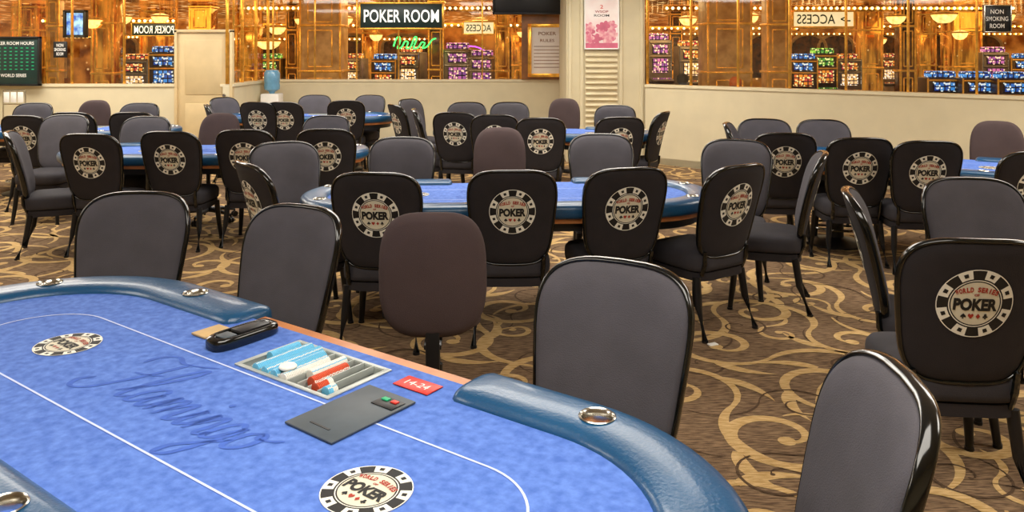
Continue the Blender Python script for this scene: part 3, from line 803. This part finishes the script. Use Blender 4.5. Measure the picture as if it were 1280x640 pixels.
def build_slot(screen,top,cab='cab'):
    e=empty('slot_machine')
    b=MB(); b.box((0,.05,.35),(.6,.5,.7),.02); b.box((0,.12,1.1),(.6,.34,.82),.02); b.obj('cabinet',[cab],e)
    b=MB(); b.box((0,-.12,.76),(.58,.26,.06),.01,rot=Matrix.Rotation(.25,3,'X'))
    for i in range(5): b.box((-.2+.1*i,-.15,.79),(.06,.04,.02),.004,1)
    b.obj('button_deck',['cab',top],e)
    b=MB(); b.box((0,-.06,1.03),(.42,.02,.26),.004); b.obj('reel_screen',[screen],e)
    b=MB(); b.box((0,-.06,1.34),(.42,.02,.18),.004); b.obj('bonus_screen',[top],e)
    b=MB(); b.box((0,.08,1.57),(.5,.2,.12),.03); b.obj('lit_topper',[top],e)
    b=MB(); b.tube([(-.3,-.05,.1),(-.3,-.05,1.5)],.016,6); b.tube([(.3,-.05,.1),(.3,-.05,1.5)],.016,6); b.box((0,-.06,1.2),(.56,.03,.03),.006); b.box((0,-.06,1.46),(.56,.03,.03),.006); b.obj('chrome_edge',['brass' if cab=='cab' else 'steel'],e)
    return e
protos=[build_slot('scr','scr'),build_slot('scr2','scr'),build_slot('scr3','scr3','cab2'),build_slot('scr2','scrg'),build_slot('scrw','scr2','cab2')]
used=[False]*5
slots=[(1178,12.6,0,.84),(1222,12.4,0,.84),(1266,12.2,0,.84),(1004,18,1,1),(1030,18.2,3,1.08),(1060,18.5,4,1),(1243,19,2,1.1),(1280,21,1,1),
 (824,19.5,2,1.3),(862,20,4,1.2),(572,17.5,2,1.15),(602,17.5,2,1.05),(480,18,1,1),(512,18.5,4,1.1),(170,17,4,1),(205,17,0,1.1),(440,20,4,1),(1110,23,4,1),(338,20,3,1)]
labs=['casino slot machine with bright blue screens','casino slot machine with red and yellow screen','silver casino slot machine glowing purple and pink','casino slot machine with green bonus screen','silver casino slot machine with white lit screen']
for px,d,k,s in slots:
    o=protos[k] if not used[k] else dup(protos[k]); used[k]=True
    o.location=(PX(px,d),d,-.02); o.scale=(min(s,1),1,s); o.rotation_euler[2]=0 if d<13 else random.uniform(-.5,.5)
    o['label']=labs[k]; o['category']='slot machine'; o['group']='slot machines on the casino floor'
# green neon script: flowing wave of tall and short loops
b=MB(); d=16.8
P=[(492,58),(495,49),(499,46),(500,52),(497,60),(502,59),(506,52),(510,53),(508,60),(513,59),(518,47),(521,48),(517,60),(523,59),(527,53),(531,54),(528,60),(534,58),(540,50),(545,48)]
b.tube([(PX(x,d),d,PZ(y,d)) for x,y in catmull(P,5)],.016,6); b.obj('neon_sign',['neong'],label='flowing green neon script glowing beyond the glass',category='neon sign')
for r in (.35,.6):  # glowing arcs added in place of purple reflections on a slot machine
    b=MB(); d=20.5
    b.tube([(PX(588,d)+r*math.cos(a),d,1.2+r*math.sin(a)) for a in [math.pi*i/16 for i in range(17)]],.02,6)
    b.obj('reflection_arc',['reflp'],label='added glowing purple arc as reflection above slot machines',category='neon sign',group='added purple reflection arcs')
def build_ch():
    e=empty('chandelier')
    b=MB(); b.tube([(0,0,0),(0,0,1.0)],.012,6); b.lathe([(.05,-.02),(.26,0),(.27,.03),(.08,.07)],seg=20); b.obj('chandelier_frame',['brass'],e)
    b=MB(); b.lathe([(.25,-.01),(.2,-.09),(.11,-.15),(.02,-.16)],seg=20); b.obj('glass_shade',['shade'],e)
    return e
ch=build_ch(); f=True
for px,d,z,s in [(335,16,1.86,1),(346,18,2.2,.8),(520,19,2.45,.7),(430,18,2.4,.8),(150,16,2.35,.9),(200,17,2.4,.7),(115,15,2.25,.8),(600,20,2.45,.8),(1120,17,2.4,.8),(1020,20,2.5,.7),(860,18,2.4,.8),(1180,15,2.35,.9),(940,19,2.5,.6),(1255,14,2.3,.7),(90,16,2.35,.7),(380,17,2.35,.8),(1100,22,2.0,.7),(1200,19,2.1,.7),(470,21,2.1,.7),(655,22,2.2,.8)]:
    o=ch if f else dup(ch); f=False
    o.location=(PX(px,d),d,z); o.scale=(s,s,1)
    o['label']='warm glowing bowl chandelier with brass rim'; o['category']='chandelier'; o['group']='casino chandeliers'
def strip(px0,px1,d,z,n):
    b=MB()
    b.box(((PX(px0,d)+PX(px1,d))/2,d+.08,z),(PX(px1,d)-PX(px0,d),.1,.13),.01,0)
    for i in range(n):
        x=PX(px0+(px1-px0)*(i+.5)/n,d); b.lathe([(.012,-.03),(.03,-.01),(.03,.01),(.012,.03)],(x,d,z),8,1)
    b.obj('bulb_strip',['gold','bulb'],smooth=60,label='gold fascia studded with warm round bulbs',category='light strip',group='casino bulb fascias')
for a,c,d,z,n in [(290,700,21,2.35,50),(290,540,28,2.1,40),(50,220,18,2.35,24),(812,1000,22,2.3,24),(1000,1280,25,2.45,36),(812,1280,31,2.35,70),(60,215,24,2.1,30),(300,650,17,2.58,50),(830,1270,17,2.58,60)]:
    strip(a,c,d,z,n)
def person(px,d,ytop,hairm,lb):
    top=PZ(ytop,d); dz=top-1.27
    e=empty('person',(PX(px,d),d,0),0,label=lb,category='person')
    me=bpy.data.meshes.new('person_body')
    vs=[(0,0,.5),(0,0,.7),(0,0,.92),(0,-.01,1.02),(0,-.02,1.12),(0,-.02,1.2),(-.18,0,.92),(-.22,-.02,.68),(-.2,-.22,.66),(.18,0,.92),(.22,-.02,.68),(.2,-.22,.66),(-.1,0,.48),(-.12,-.42,.48),(-.12,-.42,.06),(.1,0,.48),(.12,-.42,.48),(.12,-.42,.06)]
    ed=[(0,1),(1,2),(2,3),(3,4),(4,5),(2,6),(6,7),(7,8),(2,9),(9,10),(10,11),(0,12),(12,13),(13,14),(0,15),(15,16),(16,17)]
    rad=[.14,.13,.13,.055,.075,.075,.06,.045,.035,.06,.045,.035,.09,.07,.05,.09,.07,.05]
    me.from_pydata([(x,y,z+dz*(z/1.27)) for x,y,z in vs],ed,[]); o=bpy.data.objects.new('person_body',me); COL.objects.link(o); o.parent=e
    m=o.modifiers.new('s','SKIN'); 
    for i,v in enumerate(me.skin_vertices[0].data): v.radius=(rad[i],rad[i]); v.use_root=(i==0)
    o.modifiers.new('u','SUBSURF').levels=1; me.materials.append(M['shirt'])
    b=MB(); b.lathe([(.09,1.14),(.098,1.19),(.09,1.24),(.05,1.28),(.01,1.287)],(0,-.01,dz),16); b.obj('hair',[hairm],e,60)
    b=MB(); b.lathe([(.2,0),(.2,.02),(.03,.04),(.03,.36),(.17,.38),(.17,.4)],seg=16)
    b.obj('stool',['blackpl'],loc=(PX(px,d),d+.02,-.02),label='black round casino stool',category='stool')
person(853,13,93,'hair','seated person with dark hair and blue shirt')
person(919,12.6,97,'orange','seated person wearing an orange cap')

# ------------------------------------------------------------------ lights
def area(x,y,z,sx,sy,p,c=(1,.94,.84),name='ceiling_light'):
    l=bpy.data.lights.new(name,'AREA'); l.shape='RECTANGLE'; l.size=sx; l.size_y=sy; l.energy=p; l.color=c
    o=bpy.data.objects.new(name,l); COL.objects.link(o); o.location=(x,y,z)
    o['label']='recessed rectangular ceiling light panel'; o['category']='ceiling light'; o['group']='ceiling light panels'
for x,y in [(-5,2.5),(0,1.2),(5,2.5),(-5,7.5),(0,6.3),(5,6.0),(-2.5,11),(-6.5,10.5)]:
    area(x,y,2.96,2.8,1.6,118 if y>3 else 104)
area(1.2,10,2.96,1.8,1.4,85)
for x in (-9,-2,5,12): area(x,19,2.8,4,4,140,(1,.72,.36),'casino_ceiling_light')
w=bpy.data.worlds.new('world'); SC.world=w; w.use_nodes=True
w.node_tree.nodes['Background'].inputs[0].default_value=(1,.9,.75,1); w.node_tree.nodes['Background'].inputs[1].default_value=.25
SC.view_settings.view_transform='Standard'; SC.view_settings.look='None'

cam=bpy.data.cameras.new('camera'); co=bpy.data.objects.new('camera',cam); COL.objects.link(co)
co.location=(0,0,CAMH); co.rotation_euler=(math.pi/2,0,0); cam.sensor_width=36; cam.lens=28.125; cam.shift_y=-255/1280; cam.clip_end=200
SC.camera=co
